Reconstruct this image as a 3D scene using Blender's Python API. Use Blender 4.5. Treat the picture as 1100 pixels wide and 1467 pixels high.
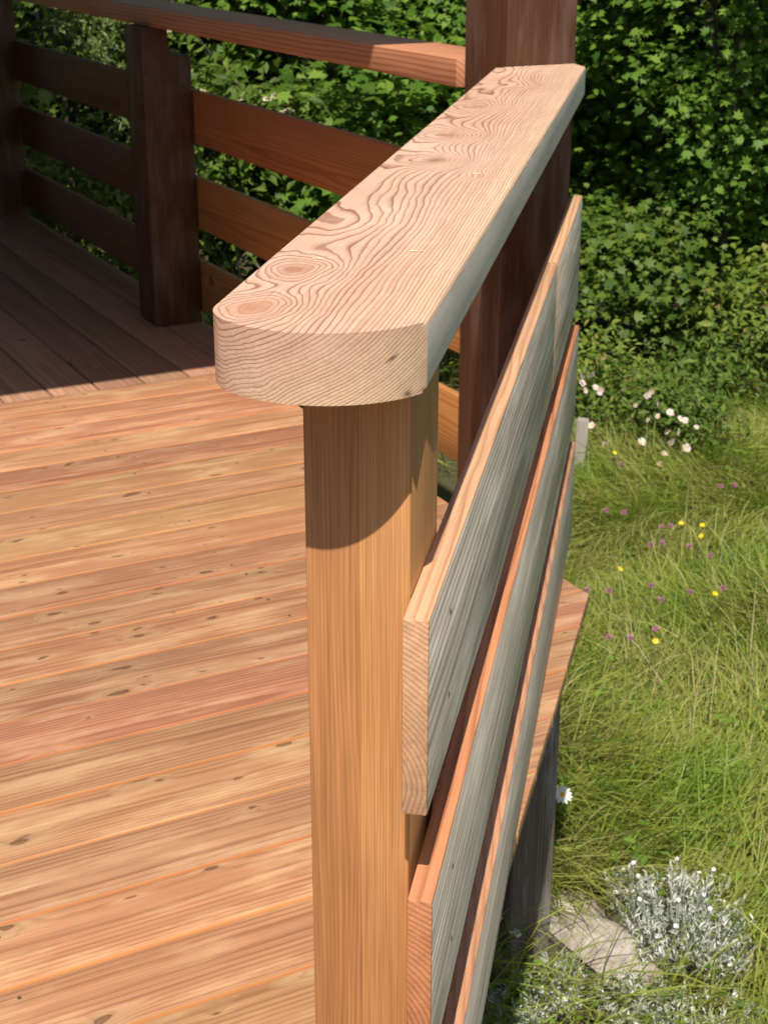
import bpy, bmesh, math, random
import numpy as np
from mathutils import Vector, Matrix, Quaternion
for o in list(bpy.data.objects): bpy.data.objects.remove(o)
R = math.radians
sc = bpy.context.scene
C = sc.collection
rng = np.random.default_rng(11)
random.seed(11)

# ------------------------------------------------------------------ camera, sky, sun, exposure
# world: X = away from the terrace across the front railing, Y = along the front railing, Z = 0 on the deck boards
cam_d = bpy.data.cameras.new('camera'); cam = bpy.data.objects.new('camera', cam_d); C.objects.link(cam)
cam.location = (0, 0, 1.375); cam.rotation_euler = (R(90 - 21.64), 0, R(10.4))
cam_d.sensor_fit = 'VERTICAL'; cam_d.sensor_height = 36.0; cam_d.lens = 36.0 * 2200 / 1467
cam_d.clip_start = 0.02; cam_d.clip_end = 2000
cam_d.dof.use_dof = True; cam_d.dof.focus_distance = 1.33; cam_d.dof.aperture_fstop = 25.0
sc.camera = cam

SUN_EL = 60.0
TRAVEL = Vector((-0.095, 0.9955, 0)).normalized()           # horizontal direction the sunlight travels
sdir = Vector((TRAVEL.x * math.cos(R(SUN_EL)), TRAVEL.y * math.cos(R(SUN_EL)), -math.sin(R(SUN_EL))))
w = bpy.data.worlds.new('World'); sc.world = w; w.use_nodes = True
nt = w.node_tree
sky = nt.nodes.new('ShaderNodeTexSky'); sky.sky_type = 'NISHITA'; sky.sun_disc = False
sky.sun_elevation = R(SUN_EL); sky.sun_rotation = R(180) - math.atan2(-TRAVEL.x, TRAVEL.y)
sky.air_density = 1.0; sky.dust_density = 1.2
bg = nt.nodes['Background']; bg.inputs['Strength'].default_value = 0.085
nt.links.new(sky.outputs[0], bg.inputs[0])
sun_d = bpy.data.lights.new('sun', 'SUN'); sun_d.energy = 4.6; sun_d.angle = R(0.53); sun_d.color = (1.0, 0.93, 0.83)
sun = bpy.data.objects.new('sun', sun_d); C.objects.link(sun); sun.location = (1, -6, 10)
sun.rotation_euler = sdir.to_track_quat('-Z', 'Y').to_euler()
vs = sc.view_settings
vs.view_transform = 'Standard'; vs.look = 'None'; vs.exposure = 0.38; vs.gamma = 1.0; vs.use_curve_mapping = False
sc.render.engine = 'CYCLES'
sc.cycles.max_bounces = 5; sc.cycles.diffuse_bounces = 3; sc.cycles.transparent_max_bounces = 6; sc.cycles.caustics_reflective = False; sc.cycles.caustics_refractive = False

# ------------------------------------------------------------------ helpers
def tag(o, label=None, cat=None, group=None, kind=None):
    if label: o['label'] = label
    if cat: o['category'] = cat
    if group: o['group'] = group
    if kind: o['kind'] = kind
    return o
def empty(name, loc, label=None, cat=None, group=None):
    o = bpy.data.objects.new(name, None); C.objects.link(o); o.location = loc
    o.empty_display_size = 0.1
    return tag(o, label, cat, group)
def place(o, parent, loc, rot=(0, 0, 0)):
    """put o at a world position, as a child of an unrotated parent"""
    if parent is not None:
        o.parent = parent
        pl = Vector(parent.location); q = parent
        while q.parent is not None: q = q.parent; pl = pl + Vector(q.location)
        o.location = Vector(loc) - pl
    else: o.location = loc
    o.rotation_euler = rot
    return o
def finish(me, smooth=True, ang=30):
    if smooth and len(me.polygons):
        me.polygons.foreach_set('use_smooth', np.ones(len(me.polygons), dtype=bool))
        me.set_sharp_from_angle(angle=R(ang))
    me.update()
def bm_obj(name, bm, mat, parent=None, loc=(0, 0, 0), rot=(0, 0, 0), ang=30):
    bmesh.ops.recalc_face_normals(bm, faces=bm.faces[:])
    me = bpy.data.meshes.new(name); bm.to_mesh(me); bm.free(); finish(me, True, ang)
    if mat: me.materials.append(mat)
    o = bpy.data.objects.new(name, me); C.objects.link(o)
    return place(o, parent, loc, rot)
def np_mesh(name, V, F, mats, parent=None, loc=(0, 0, 0), matidx=None, smooth=False):
    """V (n,3), F (m,k) same-size polygons"""
    me = bpy.data.meshes.new(name)
    V = np.ascontiguousarray(V, dtype=np.float32); F = np.ascontiguousarray(F, dtype=np.int32)
    me.vertices.add(len(V)); me.vertices.foreach_set('co', V.ravel())
    k = F.shape[1]
    me.loops.add(F.size); me.loops.foreach_set('vertex_index', F.ravel())
    me.polygons.add(len(F)); me.polygons.foreach_set('loop_start', np.arange(0, F.size, k, dtype=np.int32))
    if matidx is not None: me.polygons.foreach_set('material_index', np.asarray(matidx, dtype=np.int32))
    if smooth: me.polygons.foreach_set('use_smooth', np.ones(len(F), dtype=bool))
    me.update(calc_edges=True); me.validate()
    for m in (mats if isinstance(mats, (list, tuple)) else [mats]): me.materials.append(m)
    o = bpy.data.objects.new(name, me); C.objects.link(o)
    return place(o, parent, loc)
def bm_box(bm, x0, x1, y0, y1, z0, z1):
    vs_ = [bm.verts.new(p) for p in ((x0,y0,z0),(x1,y0,z0),(x1,y1,z0),(x0,y1,z0),(x0,y0,z1),(x1,y0,z1),(x1,y1,z1),(x0,y1,z1))]
    for f in ((0,3,2,1),(4,5,6,7),(0,1,5,4),(1,2,6,5),(2,3,7,6),(3,0,4,7)): bm.faces.new([vs_[i] for i in f])
def plank(name, L, W, T, mat, parent, loc, rotz=0.0, bev=0.003, seg=2, extra=None):
    """board with X along the grain, centred on loc"""
    bm = bmesh.new(); bm_box(bm, -L/2, L/2, -W/2, W/2, -T/2, T/2)
    bmesh.ops.bevel(bm, geom=bm.edges[:], offset=bev, segments=seg, profile=0.5, affect='EDGES')
    return bm_obj(name, bm, mat, parent, loc, (0, 0, rotz))
def poly_prism(name, poly, z0, z1, mat, parent, loc, rotz, bev=0.003, seg=2, ang=30):
    bm = bmesh.new()
    b = [bm.verts.new((x, y, z0)) for x, y in poly]; t = [bm.verts.new((x, y, z1)) for x, y in poly]
    n = len(poly)
    bm.faces.new(b[::-1]); bm.faces.new(t)
    for i in range(n): bm.faces.new((b[i], b[(i+1) % n], t[(i+1) % n], t[i]))
    if bev:
        E_ = [e for e in bm.edges if abs(e.verts[0].co.z - e.verts[1].co.z) < 1e-6]
        bmesh.ops.bevel(bm, geom=E_, offset=bev, segments=seg, profile=0.5, affect='EDGES')
    return bm_obj(name, bm, mat, parent, loc, (0, 0, rotz), ang)
def clip(poly, a, b, c):
    """keep a*x+b*y <= c"""
    out = []
    for i in range(len(poly)):
        p, q = poly[i], poly[(i+1) % len(poly)]
        dp, dq = a*p[0]+b*p[1]-c, a*q[0]+b*q[1]-c
        if dp <= 0: out.append(p)
        if (dp < 0 < dq) or (dq < 0 < dp):
            s = dp/(dp-dq); out.append((p[0]+s*(q[0]-p[0]), p[1]+s*(q[1]-p[1])))
    return out

# ------------------------------------------------------------------ node helper
class NB:
    def __init__(s, name):
        s.m = bpy.data.materials.new(name); s.m.use_nodes = True; s.t = s.m.node_tree
        s.b = s.t.nodes['Principled BSDF']; s.out = s.t.nodes['Material Output']
    def n(s, typ, **kw):
        x = s.t.nodes.new(typ)
        for k, v in kw.items(): setattr(x, k, v)
        return x
    def put(s, sock, v):
        if isinstance(v, bpy.types.NodeSocket): s.t.links.new(v, sock)
        elif isinstance(v, (tuple, list)) and sock.type == 'RGBA' and len(v) == 3: sock.default_value = (*v, 1)
        else: sock.default_value = v
    def math(s, op, a, b=0.0, c=None, clamp=False):
        x = s.n('ShaderNodeMath', operation=op, use_clamp=clamp)
        s.put(x.inputs[0], a); s.put(x.inputs[1], b)
        if c is not None: s.put(x.inputs[2], c)
        return x.outputs[0]
    def add(s, a, b): return s.math('ADD', a, b)
    def sub(s, a, b): return s.math('SUBTRACT', a, b)
    def mul(s, a, b): return s.math('MULTIPLY', a, b)
    def vec(s, x, y, z):
        c = s.n('ShaderNodeCombineXYZ'); s.put(c.inputs[0], x); s.put(c.inputs[1], y); s.put(c.inputs[2], z); return c.outputs[0]
    def noise(s, v, scale=1.0, detail=2.0, rough=0.5, dim='3D'):
        x = s.n('ShaderNodeTexNoise'); x.noise_dimensions = dim
        s.put(x.inputs['Vector'], v); s.put(x.inputs['Scale'], scale); s.put(x.inputs['Detail'], detail); s.put(x.inputs['Roughness'], rough)
        return x.outputs['Fac']
    def ramp(s, fac, stops, interp='LINEAR'):
        x = s.n('ShaderNodeValToRGB'); x.color_ramp.interpolation = interp; e = x.color_ramp.elements
        while len(e) < len(stops): e.new(0.5)
        for el, (p, c) in zip(e, stops):
            el.position = p; el.color = (*c, 1) if len(c) == 3 else c
        s.put(x.inputs[0], fac); return x.outputs[0]
    def mix(s, fac, a, b, blend='MIX'):
        x = s.n('ShaderNodeMix', data_type='RGBA', blend_type=blend)
        s.put(x.inputs[0], fac); s.put(x.inputs[6], a); s.put(x.inputs[7], b); return x.outputs[2]
    def maprange(s, v, a, b, c, d):
        x = s.n('ShaderNodeMapRange'); s.put(x.inputs[0], v)
        for i, q in enumerate((a, b, c, d)): s.put(x.inputs[i+1], q)
        return x.outputs[0]
    def g(s, v): return s.vec(v, v, v)
    def gauss(s, d2, sig):            # exp(-d2/sig^2)
        return s.math('POWER', 2.718, s.mul(d2, -1.0/(sig*sig)))
    def bump(s, h, strength, dist, normal=None):
        x = s.n('ShaderNodeBump'); s.put(x.inputs['Strength'], strength); s.put(x.inputs['Distance'], dist); s.put(x.inputs['Height'], h)
        if normal is not None: s.put(x.inputs['Normal'], normal)
        return x.outputs[0]
    def xyz(s):
        tc = s.n('ShaderNodeTexCoord'); sp = s.n('ShaderNodeSeparateXYZ'); s.t.links.new(tc.outputs['Object'], sp.inputs[0])
        return sp.outputs[0], sp.outputs[1], sp.outputs[2]
    def rand(s): return s.n('ShaderNodeObjectInfo').outputs['Random']

def sq(nb, a): return nb.mul(a, a)

def wood(name, early, late, freq=190, pith=(0.02, 0.05, -0.06, -0.02), warp=0.012, knots=0.0, knotdark=(0.095, 0.036, 0.016),
         tone=0.25, streak=0.35, rough=0.62, contrast=1.0, pale=None, palef=0.0, kscale=(4.2, 9.0), bump=0.25, saw=0.0, alt=None, altf=0.0, spec=0.3):
    """solid-texture timber, grain along local X; pith=(y0min,y0max,z0min,z0max)"""
    b = NB(name); x, y, z = b.xyz(); r = b.rand()
    r2 = b.math('FRACT', b.mul(r, 17.31)); r3 = b.math('FRACT', b.mul(r, 53.7)); r4 = b.math('FRACT', b.mul(r, 91.13))
    xs = b.add(x, b.mul(r, 41.0)); ys = b.add(y, b.mul(r2, 13.0))
    y0 = b.maprange(r2, 0, 1, pith[0], pith[1]); z0 = b.maprange(r3, 0, 1, pith[2], pith[3])
    w1 = b.noise(b.vec(b.mul(xs, 1.3), b.mul(ys, 7.0), b.mul(z, 7.0)), 1.0, 2.0, 0.5)
    w2 = b.noise(b.vec(b.mul(xs, 6.0), b.mul(ys, 25.0), b.mul(z, 25.0)), 1.0, 2.0, 0.55)
    dy = b.sub(y, y0); dz = b.sub(z, z0)
    rad = b.math('SQRT', b.add(sq(b, dy), sq(b, dz)))
    rad = b.add(rad, b.mul(b.sub(w1, 0.5), warp)); rad = b.add(rad, b.mul(b.sub(w2, 0.5), 0.0028))
    rad = b.add(rad, b.mul(x, 0.004))
    kmask = None
    if knots > 0:
        layers = []
        for (sx_, sy_, pr, amp, off_) in ((kscale[0], kscale[1], knots, 0.017, 0.0), (kscale[0]*1.9, kscale[1]*1.8, knots*0.42, 0.005, 7.7)):
            v = b.n('ShaderNodeTexVoronoi', voronoi_dimensions='2D'); v.inputs['Scale'].default_value = 1.0; v.inputs['Randomness'].default_value = 1.0
            wx = b.mul(b.sub(w2, 0.5), 0.55); wy = b.mul(b.sub(w2, 0.5), 0.45)
            b.put(v.inputs['Vector'], b.vec(b.add(b.add(b.mul(xs, sx_), wx), off_), b.add(b.mul(b.add(ys, b.mul(z, 0.5)), sy_), wy), 0.0))
            sp = b.n('ShaderNodeSeparateXYZ'); b.put(sp.inputs[0], v.outputs['Color'])
            has = b.math('LESS_THAN', sp.outputs[0], pr)
            size = b.maprange(sp.outputs[1], 0, 1, 0.30, 0.85)
            d = b.math('DIVIDE', v.outputs['Distance'], size)
            rad = b.sub(rad, b.mul(b.mul(b.gauss(sq(b, d), 0.30), has), amp))
            dn = b.add(d, b.mul(b.sub(w2, 0.5), 0.16))
            layers.append((b.mul(b.ramp(dn, [(0.0, (0.55,)*3), (0.055, (0.6,)*3), (0.085, (1.0,)*3), (0.115, (0.0,)*3)]), has),
                           b.mul(b.gauss(sq(b, dn), 0.14), has), b.mul(b.gauss(sq(b, d), 0.40), has)))
        kmask = b.math('MAXIMUM', layers[0][0], layers[1][0]); khalo = b.math('MAXIMUM', layers[0][1], layers[1][1]); kpale = b.math('MAXIMUM', layers[0][2], b.mul(layers[1][2], 0.6))
    ph = b.math('FRACT', b.mul(rad, freq))
    late_f = b.ramp(ph, [(0.0, (0.10,)*3), (0.42, (0.0,)*3), (0.86, (1.0,)*3), (0.93, (0.85,)*3), (1.0, (0.10,)*3)])
    late_f = b.mul(late_f, contrast)
    fib = b.noise(b.vec(b.mul(xs, 5.0), b.mul(ys, 420.0), b.mul(z, 420.0)), 1.0, 2.0, 0.6)
    fib2 = b.noise(b.vec(b.mul(xs, 1.6), b.mul(ys, 70.0), b.mul(z, 70.0)), 1.0, 2.0, 0.55)
    blot = b.noise(b.vec(b.mul(xs, 3.4), b.mul(ys, 17.0), b.mul(z, 17.0)), 1.0, 4.0, 0.62)
    e = b.mix(b.maprange(r4, 0, 1, 0, 1), early, alt if alt else early) if altf else early
    col = b.mix(late_f, e, late)
    if pale: col = b.mix(b.mul(b.maprange(blot, 0.50, 0.66, 0, 1), palef), col, pale)
    if kmask is not None:
        if pale: col = b.mix(b.mul(kpale, 0.55*min(1.0, palef*1.6)), col, pale)
        col = b.mix(b.mul(khalo, 0.6), col, tuple(0.75*q for q in late))
        col = b.mix(b.mul(kmask, 0.8), col, knotdark)
    val = b.add(b.maprange(fib, 0.2, 0.8, 1 - streak*0.5, 1 + streak*0.5), b.maprange(fib2, 0.2, 0.8, -streak*0.4, streak*0.4))
    val = b.mul(val, b.maprange(blot, 0.25, 0.75, 0.88, 1.10))
    val = b.mul(val, b.maprange(r, 0, 1, 1 - tone, 1 + tone*0.6))
    h = b.n('ShaderNodeHueSaturation'); b.put(h.inputs['Color'], col); b.put(h.inputs['Value'], val)
    b.put(h.inputs['Hue'], b.maprange(r2, 0, 1, 0.49, 0.508))
    b.put(b.b.inputs['Base Color'], h.outputs[0])
    b.put(b.b.inputs['Roughness'], b.maprange(fib, 0.2, 0.8, rough - 0.1, rough + 0.15))
    b.b.inputs['Specular IOR Level'].default_value = spec
    hgt = b.add(b.mul(late_f, 0.5), b.mul(fib, 0.8))
    if saw:
        sm = b.noise(b.vec(b.mul(xs, 260.0), b.mul(ys, 12.0), b.mul(z, 12.0)), 1.0, 1.0)
        hgt = b.add(hgt, b.mul(sm, saw))
    b.put(b.b.inputs['Normal'], b.bump(hgt, bump, 0.0012))
    return b.m

def handrail_wood():
    """the new handrail: wide heartside rings, a row of knots along the inner edge. local = world - (-0.277, 0, 1.0), grain along local Y"""
    b = NB('planed larch handrail'); x, y, z = b.xyz()
    w1 = b.noise(b.vec(b.mul(x, 9.0), b.mul(y, 2.6), b.mul(z, 9.0)), 1.0, 2.0, 0.45)
    w2 = b.noise(b.vec(b.mul(x, 30.0), b.mul(y, 11.0), b.mul(z, 30.0)), 1.0, 2.0, 0.5)
    w3 = b.noise(b.vec(b.mul(x, 22.0), b.mul(y, 15.0), b.mul(z, 10.0)), 1.0, 2.0, 0.5)
    dx = b.add(x, 0.078); dz = b.sub(z, 0.20)
    rad = b.math('SQRT', b.add(sq(b, dx), sq(b, dz)))
    left = b.maprange(x, -0.09, 0.06, 1.0, 0.22)
    rad = b.add(rad, b.mul(b.mul(b.sub(w1, 0.5), 0.046), left)); rad = b.add(rad, b.mul(b.sub(w2, 0.5), 0.0035))
    # knots: (x, y, bulge, sigma, core)
    K = [(-0.060, 1.222, 0.034, 0.036, 0.017), (-0.058, 1.368, 0.030, 0.034, 0.016), (-0.072, 1.60, 0.012, 0.050, 0.0),
         (-0.028, 2.034, 0.026, 0.040, 0.016), (-0.044, 2.27, 0.024, 0.045, 0.016), (0.043, 1.925, 0.006, 0.016, 0.003), (-0.05, 2.62, 0.02, 0.05, 0.012), (0.01, 2.95, 0.012, 0.05, 0.0)]
    core = None; kph = None
    for kx, ky, A, sg, c in K:
        ex = b.add(b.sub(x, kx), b.mul(b.sub(w3, 0.5), 0.030)); ey = b.add(b.mul(b.sub(y, ky), 0.72), b.mul(b.sub(w1, 0.5), 0.035))
        wob = b.add(1.0, b.mul(b.sub(w2, 0.5), 0.9))
        d2 = b.mul(b.add(sq(b, ex), sq(b, ey)), wob)
        # rings dip round the knot, steeper near its middle
        rad = b.sub(rad, b.mul(b.gauss(d2, sg), A))
        if c > 0:
            m = b.gauss(d2, c)
            core = m if core is None else b.math('MAXIMUM', core, m)
    q = b.sub(rad, 0.10)
    phase = b.add(b.mul(q, 140.0), b.mul(sq(b, q), 950.0))
    ph = b.math('FRACT', phase)
    wn = b.n('ShaderNodeTexWhiteNoise', noise_dimensions='1D'); b.put(wn.inputs['W'], b.math('FLOOR', phase))
    late = b.ramp(ph, [(0.0, (0.25,)*3), (0.08, (0.0,)*3), (0.55, (0.10,)*3), (0.80, (0.60,)*3), (0.90, (1.0,)*3), (0.97, (0.95,)*3), (1.0, (0.25,)*3)])
    late = b.mul(b.math('POWER', late, b.maprange(wn.outputs['Value'], 0, 1, 0.55, 1.7)), b.maprange(b.math('FRACT', b.mul(wn.outputs['Value'], 7.3)), 0, 1, 0.7, 1.0))
    late = b.mul(late, b.sub(1.0, b.mul(core, 0.6)))
    fib = b.noise(b.vec(b.mul(x, 420.0), b.mul(y, 9.0), b.mul(z, 420.0)), 1.0, 2.0, 0.6)
    blot = b.noise(b.vec(b.mul(x, 8.0), b.mul(y, 3.0), b.mul(z, 8.0)), 1.0, 3.0, 0.6)
    rgh = b.noise(b.vec(b.mul(x, 60.0), b.mul(y, 60.0), b.mul(z, 60.0)), 1.0, 3.0, 0.6)
    early = b.mix(b.maprange(blot, 0.3, 0.7, 0, 1), (0.59, 0.35, 0.235), (0.67, 0.445, 0.32))
    # sapwood is yellower at the lower, outer arris
    early = b.mix(b.maprange(rad, 0.17, 0.235, 0.0, 0.55), early, (0.74, 0.54, 0.32))
    col = b.mix(b.mul(late, b.mul(b.maprange(blot, 0.2, 0.8, 0.95, 0.75), b.maprange(x, -0.04, 0.09, 1.0, 0.88))), early, (0.20, 0.072, 0.036))
    col = b.mix(b.mul(core, 0.8), col, b.mix(b.maprange(w2, 0.35, 0.65, 0, 1), (0.44, 0.19, 0.095), (0.22, 0.085, 0.04)))
    # a slanting resin crack and a chipped spot on the rounded nose
    fr_ = b.math('LESS_THAN', y, 1.32)
    a1 = b.add(b.mul(b.sub(x, 0.068), 0.80), b.mul(b.sub(z, 0.036), 0.6)); a2 = b.add(b.mul(b.sub(x, 0.068), -0.6), b.mul(b.sub(z, 0.036), 0.80))
    ck = b.gauss(b.add(sq(b, b.mul(a1, 0.32)), sq(b, b.add(a2, b.mul(b.sub(w2, 0.5), 0.004)))), 0.0015)
    c2 = b.gauss(b.add(sq(b, b.sub(x, 0.079)), sq(b, b.sub(z, 0.003))), 0.0028)
    col = b.mix(b.mul(b.mul(b.math('MAXIMUM', ck, c2), fr_), 0.9), col, (0.10, 0.05, 0.025))
    val = b.maprange(fib, 0.2, 0.8, 0.88, 1.12); val = b.mul(val, b.maprange(rgh, 0.25, 0.75, 0.94, 1.05))
    h = b.n('ShaderNodeHueSaturation'); b.put(h.inputs['Color'], col); b.put(h.inputs['Value'], val)
    b.put(b.b.inputs['Base Color'], h.outputs[0]); b.put(b.b.inputs['Roughness'], b.maprange(fib, 0.2, 0.8, 0.5, 0.72))
    b.b.inputs['Specular IOR Level'].default_value = 0.3
    b.put(b.b.inputs['Normal'], b.bump(b.add(b.mul(late, 0.6), b.mul(fib, 0.7)), 0.3, 0.0012))
    return b.m

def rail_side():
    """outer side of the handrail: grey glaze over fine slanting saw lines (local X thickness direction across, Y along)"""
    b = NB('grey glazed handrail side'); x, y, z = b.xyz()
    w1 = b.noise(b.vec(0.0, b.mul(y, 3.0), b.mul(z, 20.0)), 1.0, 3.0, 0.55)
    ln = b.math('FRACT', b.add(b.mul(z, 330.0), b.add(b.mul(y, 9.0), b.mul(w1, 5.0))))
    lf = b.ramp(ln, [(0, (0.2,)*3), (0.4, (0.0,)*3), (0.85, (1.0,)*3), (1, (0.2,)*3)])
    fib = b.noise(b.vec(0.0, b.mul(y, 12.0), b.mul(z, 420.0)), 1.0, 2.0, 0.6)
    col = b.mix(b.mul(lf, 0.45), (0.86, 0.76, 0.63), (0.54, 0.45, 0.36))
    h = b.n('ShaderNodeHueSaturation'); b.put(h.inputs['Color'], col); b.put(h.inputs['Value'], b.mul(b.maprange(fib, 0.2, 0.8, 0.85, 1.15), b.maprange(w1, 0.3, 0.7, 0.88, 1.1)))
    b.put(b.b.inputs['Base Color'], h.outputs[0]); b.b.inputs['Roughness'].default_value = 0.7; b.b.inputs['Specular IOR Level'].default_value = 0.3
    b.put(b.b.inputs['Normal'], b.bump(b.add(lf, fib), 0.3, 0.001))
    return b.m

def post_wood():
    """newel post glued from two lamellae, the seam down the middle of its face (local Y = 0), grain along local X"""
    b = NB('laminated larch post'); x, y, z = b.xyz()
    side = b.math('GREATER_THAN', y, 0.001)
    w1 = b.noise(b.vec(b.mul(x, 1.7), b.mul(y, 9.0), b.mul(z, 9.0)), 1.0, 2.0, 0.5)
    w2 = b.noise(b.vec(b.mul(x, 5.0), b.mul(y, 40.0), b.mul(z, 40.0)), 1.0, 2.0, 0.5)
    y0 = b.maprange(side, 0, 1, 0.035, -0.25); z0 = b.maprange(side, 0, 1, -0.16, 0.02)
    rad = b.math('SQRT', b.add(sq(b, b.sub(y, y0)), sq(b, b.sub(z, z0))))
    rad = b.add(rad, b.mul(b.sub(w1, 0.5), b.maprange(side, 0, 1, 0.022, 0.012))); rad = b.add(rad, b.mul(b.sub(w2, 0.5), 0.002))
    ph = b.math('FRACT', b.mul(rad, b.maprange(side, 0, 1, 420.0, 390.0)))
    late = b.ramp(ph, [(0.0, (0.15,)*3), (0.35, (0.0,)*3), (0.85, (1.0,)*3), (1.0, (0.15,)*3)])
    fib = b.noise(b.vec(b.mul(x, 7.0), b.mul(y, 420.0), b.mul(z, 420.0)), 1.0, 2.0, 0.65)
    fib2 = b.noise(b.vec(b.mul(x, 1.2), b.mul(y, 60.0), b.mul(z, 60.0)), 1.0, 3.0, 0.6)
    blot = b.noise(b.vec(b.mul(x, 3.0), b.mul(y, 10.0), b.mul(z, 10.0)), 1.0, 3.0, 0.6)
    e = b.mix(side, (0.45, 0.205, 0.080), (0.53, 0.26, 0.10)); l = b.mix(side, (0.32, 0.12, 0.036), (0.40, 0.155, 0.045))
    col = b.mix(b.mul(late, b.maprange(blot, 0.3, 0.7, 0.35, 0.65)), e, l)
    seam = b.gauss(sq(b, b.sub(y, 0.001)), 0.0007)
    col = b.mix(b.mul(seam, 0.45), col, (0.22, 0.09, 0.035))
    val = b.mul(b.maprange(fib, 0.2, 0.8, 0.72, 1.26), b.maprange(fib2, 0.25, 0.75, 0.90, 1.08)); val = b.mul(val, b.maprange(blot, 0.25, 0.75, 0.9, 1.1))
    h = b.n('ShaderNodeHueSaturation'); b.put(h.inputs['Color'], col); b.put(h.inputs['Value'], val)
    b.put(b.b.inputs['Base Color'], h.outputs[0]); b.put(b.b.inputs['Roughness'], b.maprange(fib, 0.2, 0.8, 0.45, 0.7)); b.b.inputs['Specular IOR Level'].default_value = 0.3
    b.put(b.b.inputs['Normal'], b.bump(b.add(b.mul(late, 0.5), fib), 0.35, 0.0012))
    return b.m

def simple(name, col, rough=0.6, var=0.3, scale=20.0, col2=None, bump=0.0, metal=0.0, spec=0.3, detail=4.0):
    b = NB(name); tc = b.n('ShaderNodeTexCoord')
    nz = b.noise(tc.outputs['Object'], scale, detail, 0.6)
    c = b.mix(b.maprange(nz, 0.3, 0.7, 0, 1), col, col2 if col2 else tuple(q*(1-var) for q in col))
    b.put(b.b.inputs['Base Color'], c); b.b.inputs['Roughness'].default_value = rough; b.b.inputs['Metallic'].default_value = metal
    b.b.inputs['Specular IOR Level'].default_value = spec
    if bump: b.put(b.b.inputs['Normal'], b.bump(nz, bump, 0.01))
    return b.m

def leafmat(name, stops, trans=0.35, rough=0.45, spec=0.4, patch=False):
    """one colour per leaf, part of the light passing through the blade"""
    b = NB(name); gi = b.n('ShaderNodeNewGeometry')
    col = b.ramp(gi.outputs['Random Per Island'], stops)
    if patch:      # drier and lusher patches of the sward
        tc = b.n('ShaderNodeTexCoord'); nz = b.noise(tc.outputs['Object'], 2.6, 3.0, 0.6)
        col = b.mix(b.maprange(nz, 0.42, 0.66, 0.0, 0.75), col, b.mix(0.5, col, (0.40, 0.36, 0.14)))
        col = b.mix(b.maprange(nz, 0.50, 0.30, 0.0, 0.8), col, b.mix(1.0, col, (0.62, 0.85, 0.55), 'MULTIPLY'))
    b.put(b.b.inputs['Base Color'], col); b.b.inputs['Roughness'].default_value = rough; b.b.inputs['Specular IOR Level'].default_value = spec
    tr = b.n('ShaderNodeBsdfTranslucent')
    hs = b.n('ShaderNodeHueSaturation'); b.put(hs.inputs['Color'], col); hs.inputs['Hue'].default_value = 0.485; hs.inputs['Value'].default_value = 1.3
    b.put(tr.inputs['Color'], hs.outputs[0])
    mx = b.n('ShaderNodeMixShader'); mx.inputs[0].default_value = trans
    b.t.links.new(b.b.outputs[0], mx.inputs[1]); b.t.links.new(tr.outputs[0], mx.inputs[2]); b.t.links.new(mx.outputs[0], b.out.inputs['Surface'])
    return b.m

M = {}
M['rail'] = handrail_wood()
M['deck'] = wood('larch decking', (0.43, 0.235, 0.120), (0.26, 0.108, 0.050), freq=120, pith=(-0.06, 0.06, -0.075, -0.03), warp=0.018, knots=0.34,
                 tone=0.20, streak=0.42, contrast=0.72, pale=(0.58, 0.39, 0.215), palef=0.5, alt=(0.43, 0.20, 0.105), altf=1, kscale=(4.4, 11.0), bump=0.25)
M['deck_old'] = wood('older decking', (0.40, 0.22, 0.135), (0.25, 0.115, 0.062), freq=120, pith=(-0.06, 0.06, -0.075, -0.03), warp=0.016, knots=0.12,
                 tone=0.2, streak=0.3, contrast=0.6)
M['post'] = post_wood()
M['board'] = wood('sawn larch board', (0.56, 0.33, 0.185), (0.36, 0.175, 0.09), freq=210, pith=(0.05, 0.09, -0.05, 0.05), warp=0.016, knots=0.10, tone=0.10, streak=0.35, contrast=0.75, kscale=(2.2, 7.0), saw=0.5, bump=0.35)
M['board_mid'] = wood('brown larch board', (0.46, 0.25, 0.125), (0.29, 0.13, 0.058), freq=260, pith=(0.05, 0.09, -0.05, 0.05), warp=0.010, knots=0.06, tone=0.05, streak=0.4, contrast=0.6, kscale=(2.2, 7.0), saw=0.5, bump=0.35)
M['board_red'] = wood('red heartwood board', (0.52, 0.215, 0.10), (0.30, 0.10, 0.045), freq=170, pith=(0.04, 0.08, -0.04, 0.06), warp=0.02, knots=0.16, tone=0.05, streak=0.35, contrast=0.75, kscale=(2.6, 7.0), saw=0.4, bump=0.35)
M['glaze'] = wood('grey glazed outer face', (0.68, 0.575, 0.45), (0.36, 0.30, 0.235), freq=95, pith=(0.05, 0.09, -0.05, 0.05), warp=0.03, knots=0.12, knotdark=(0.16, 0.15, 0.14), tone=0.08, streak=0.75, contrast=0.75, pale=(0.78, 0.69, 0.57), palef=0.7, kscale=(2.2, 7.0), saw=0.5, bump=0.9)  # larch in shade: the grey of the shade is put into the colour
M['glaze_rail'] = rail_side()  # shaded side of the handrail, its grey painted into the colour
M['deck_edge'] = wood('fresh board edge', (0.66, 0.30, 0.115), (0.52, 0.21, 0.075), freq=120, pith=(-0.06, 0.06, -0.075, -0.03), tone=0.12, streak=0.3, contrast=0.4)  # fresh-cut orange, brightened: glow of the sunlit joints painted in
M['back'] = wood('orange stained larch', (0.46, 0.185, 0.060), (0.29, 0.090, 0.027), freq=140, pith=(0.05, 0.09, -0.05, 0.05), warp=0.02, knots=0.12, tone=0.22, streak=0.25, contrast=0.7, rough=0.5)
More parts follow.
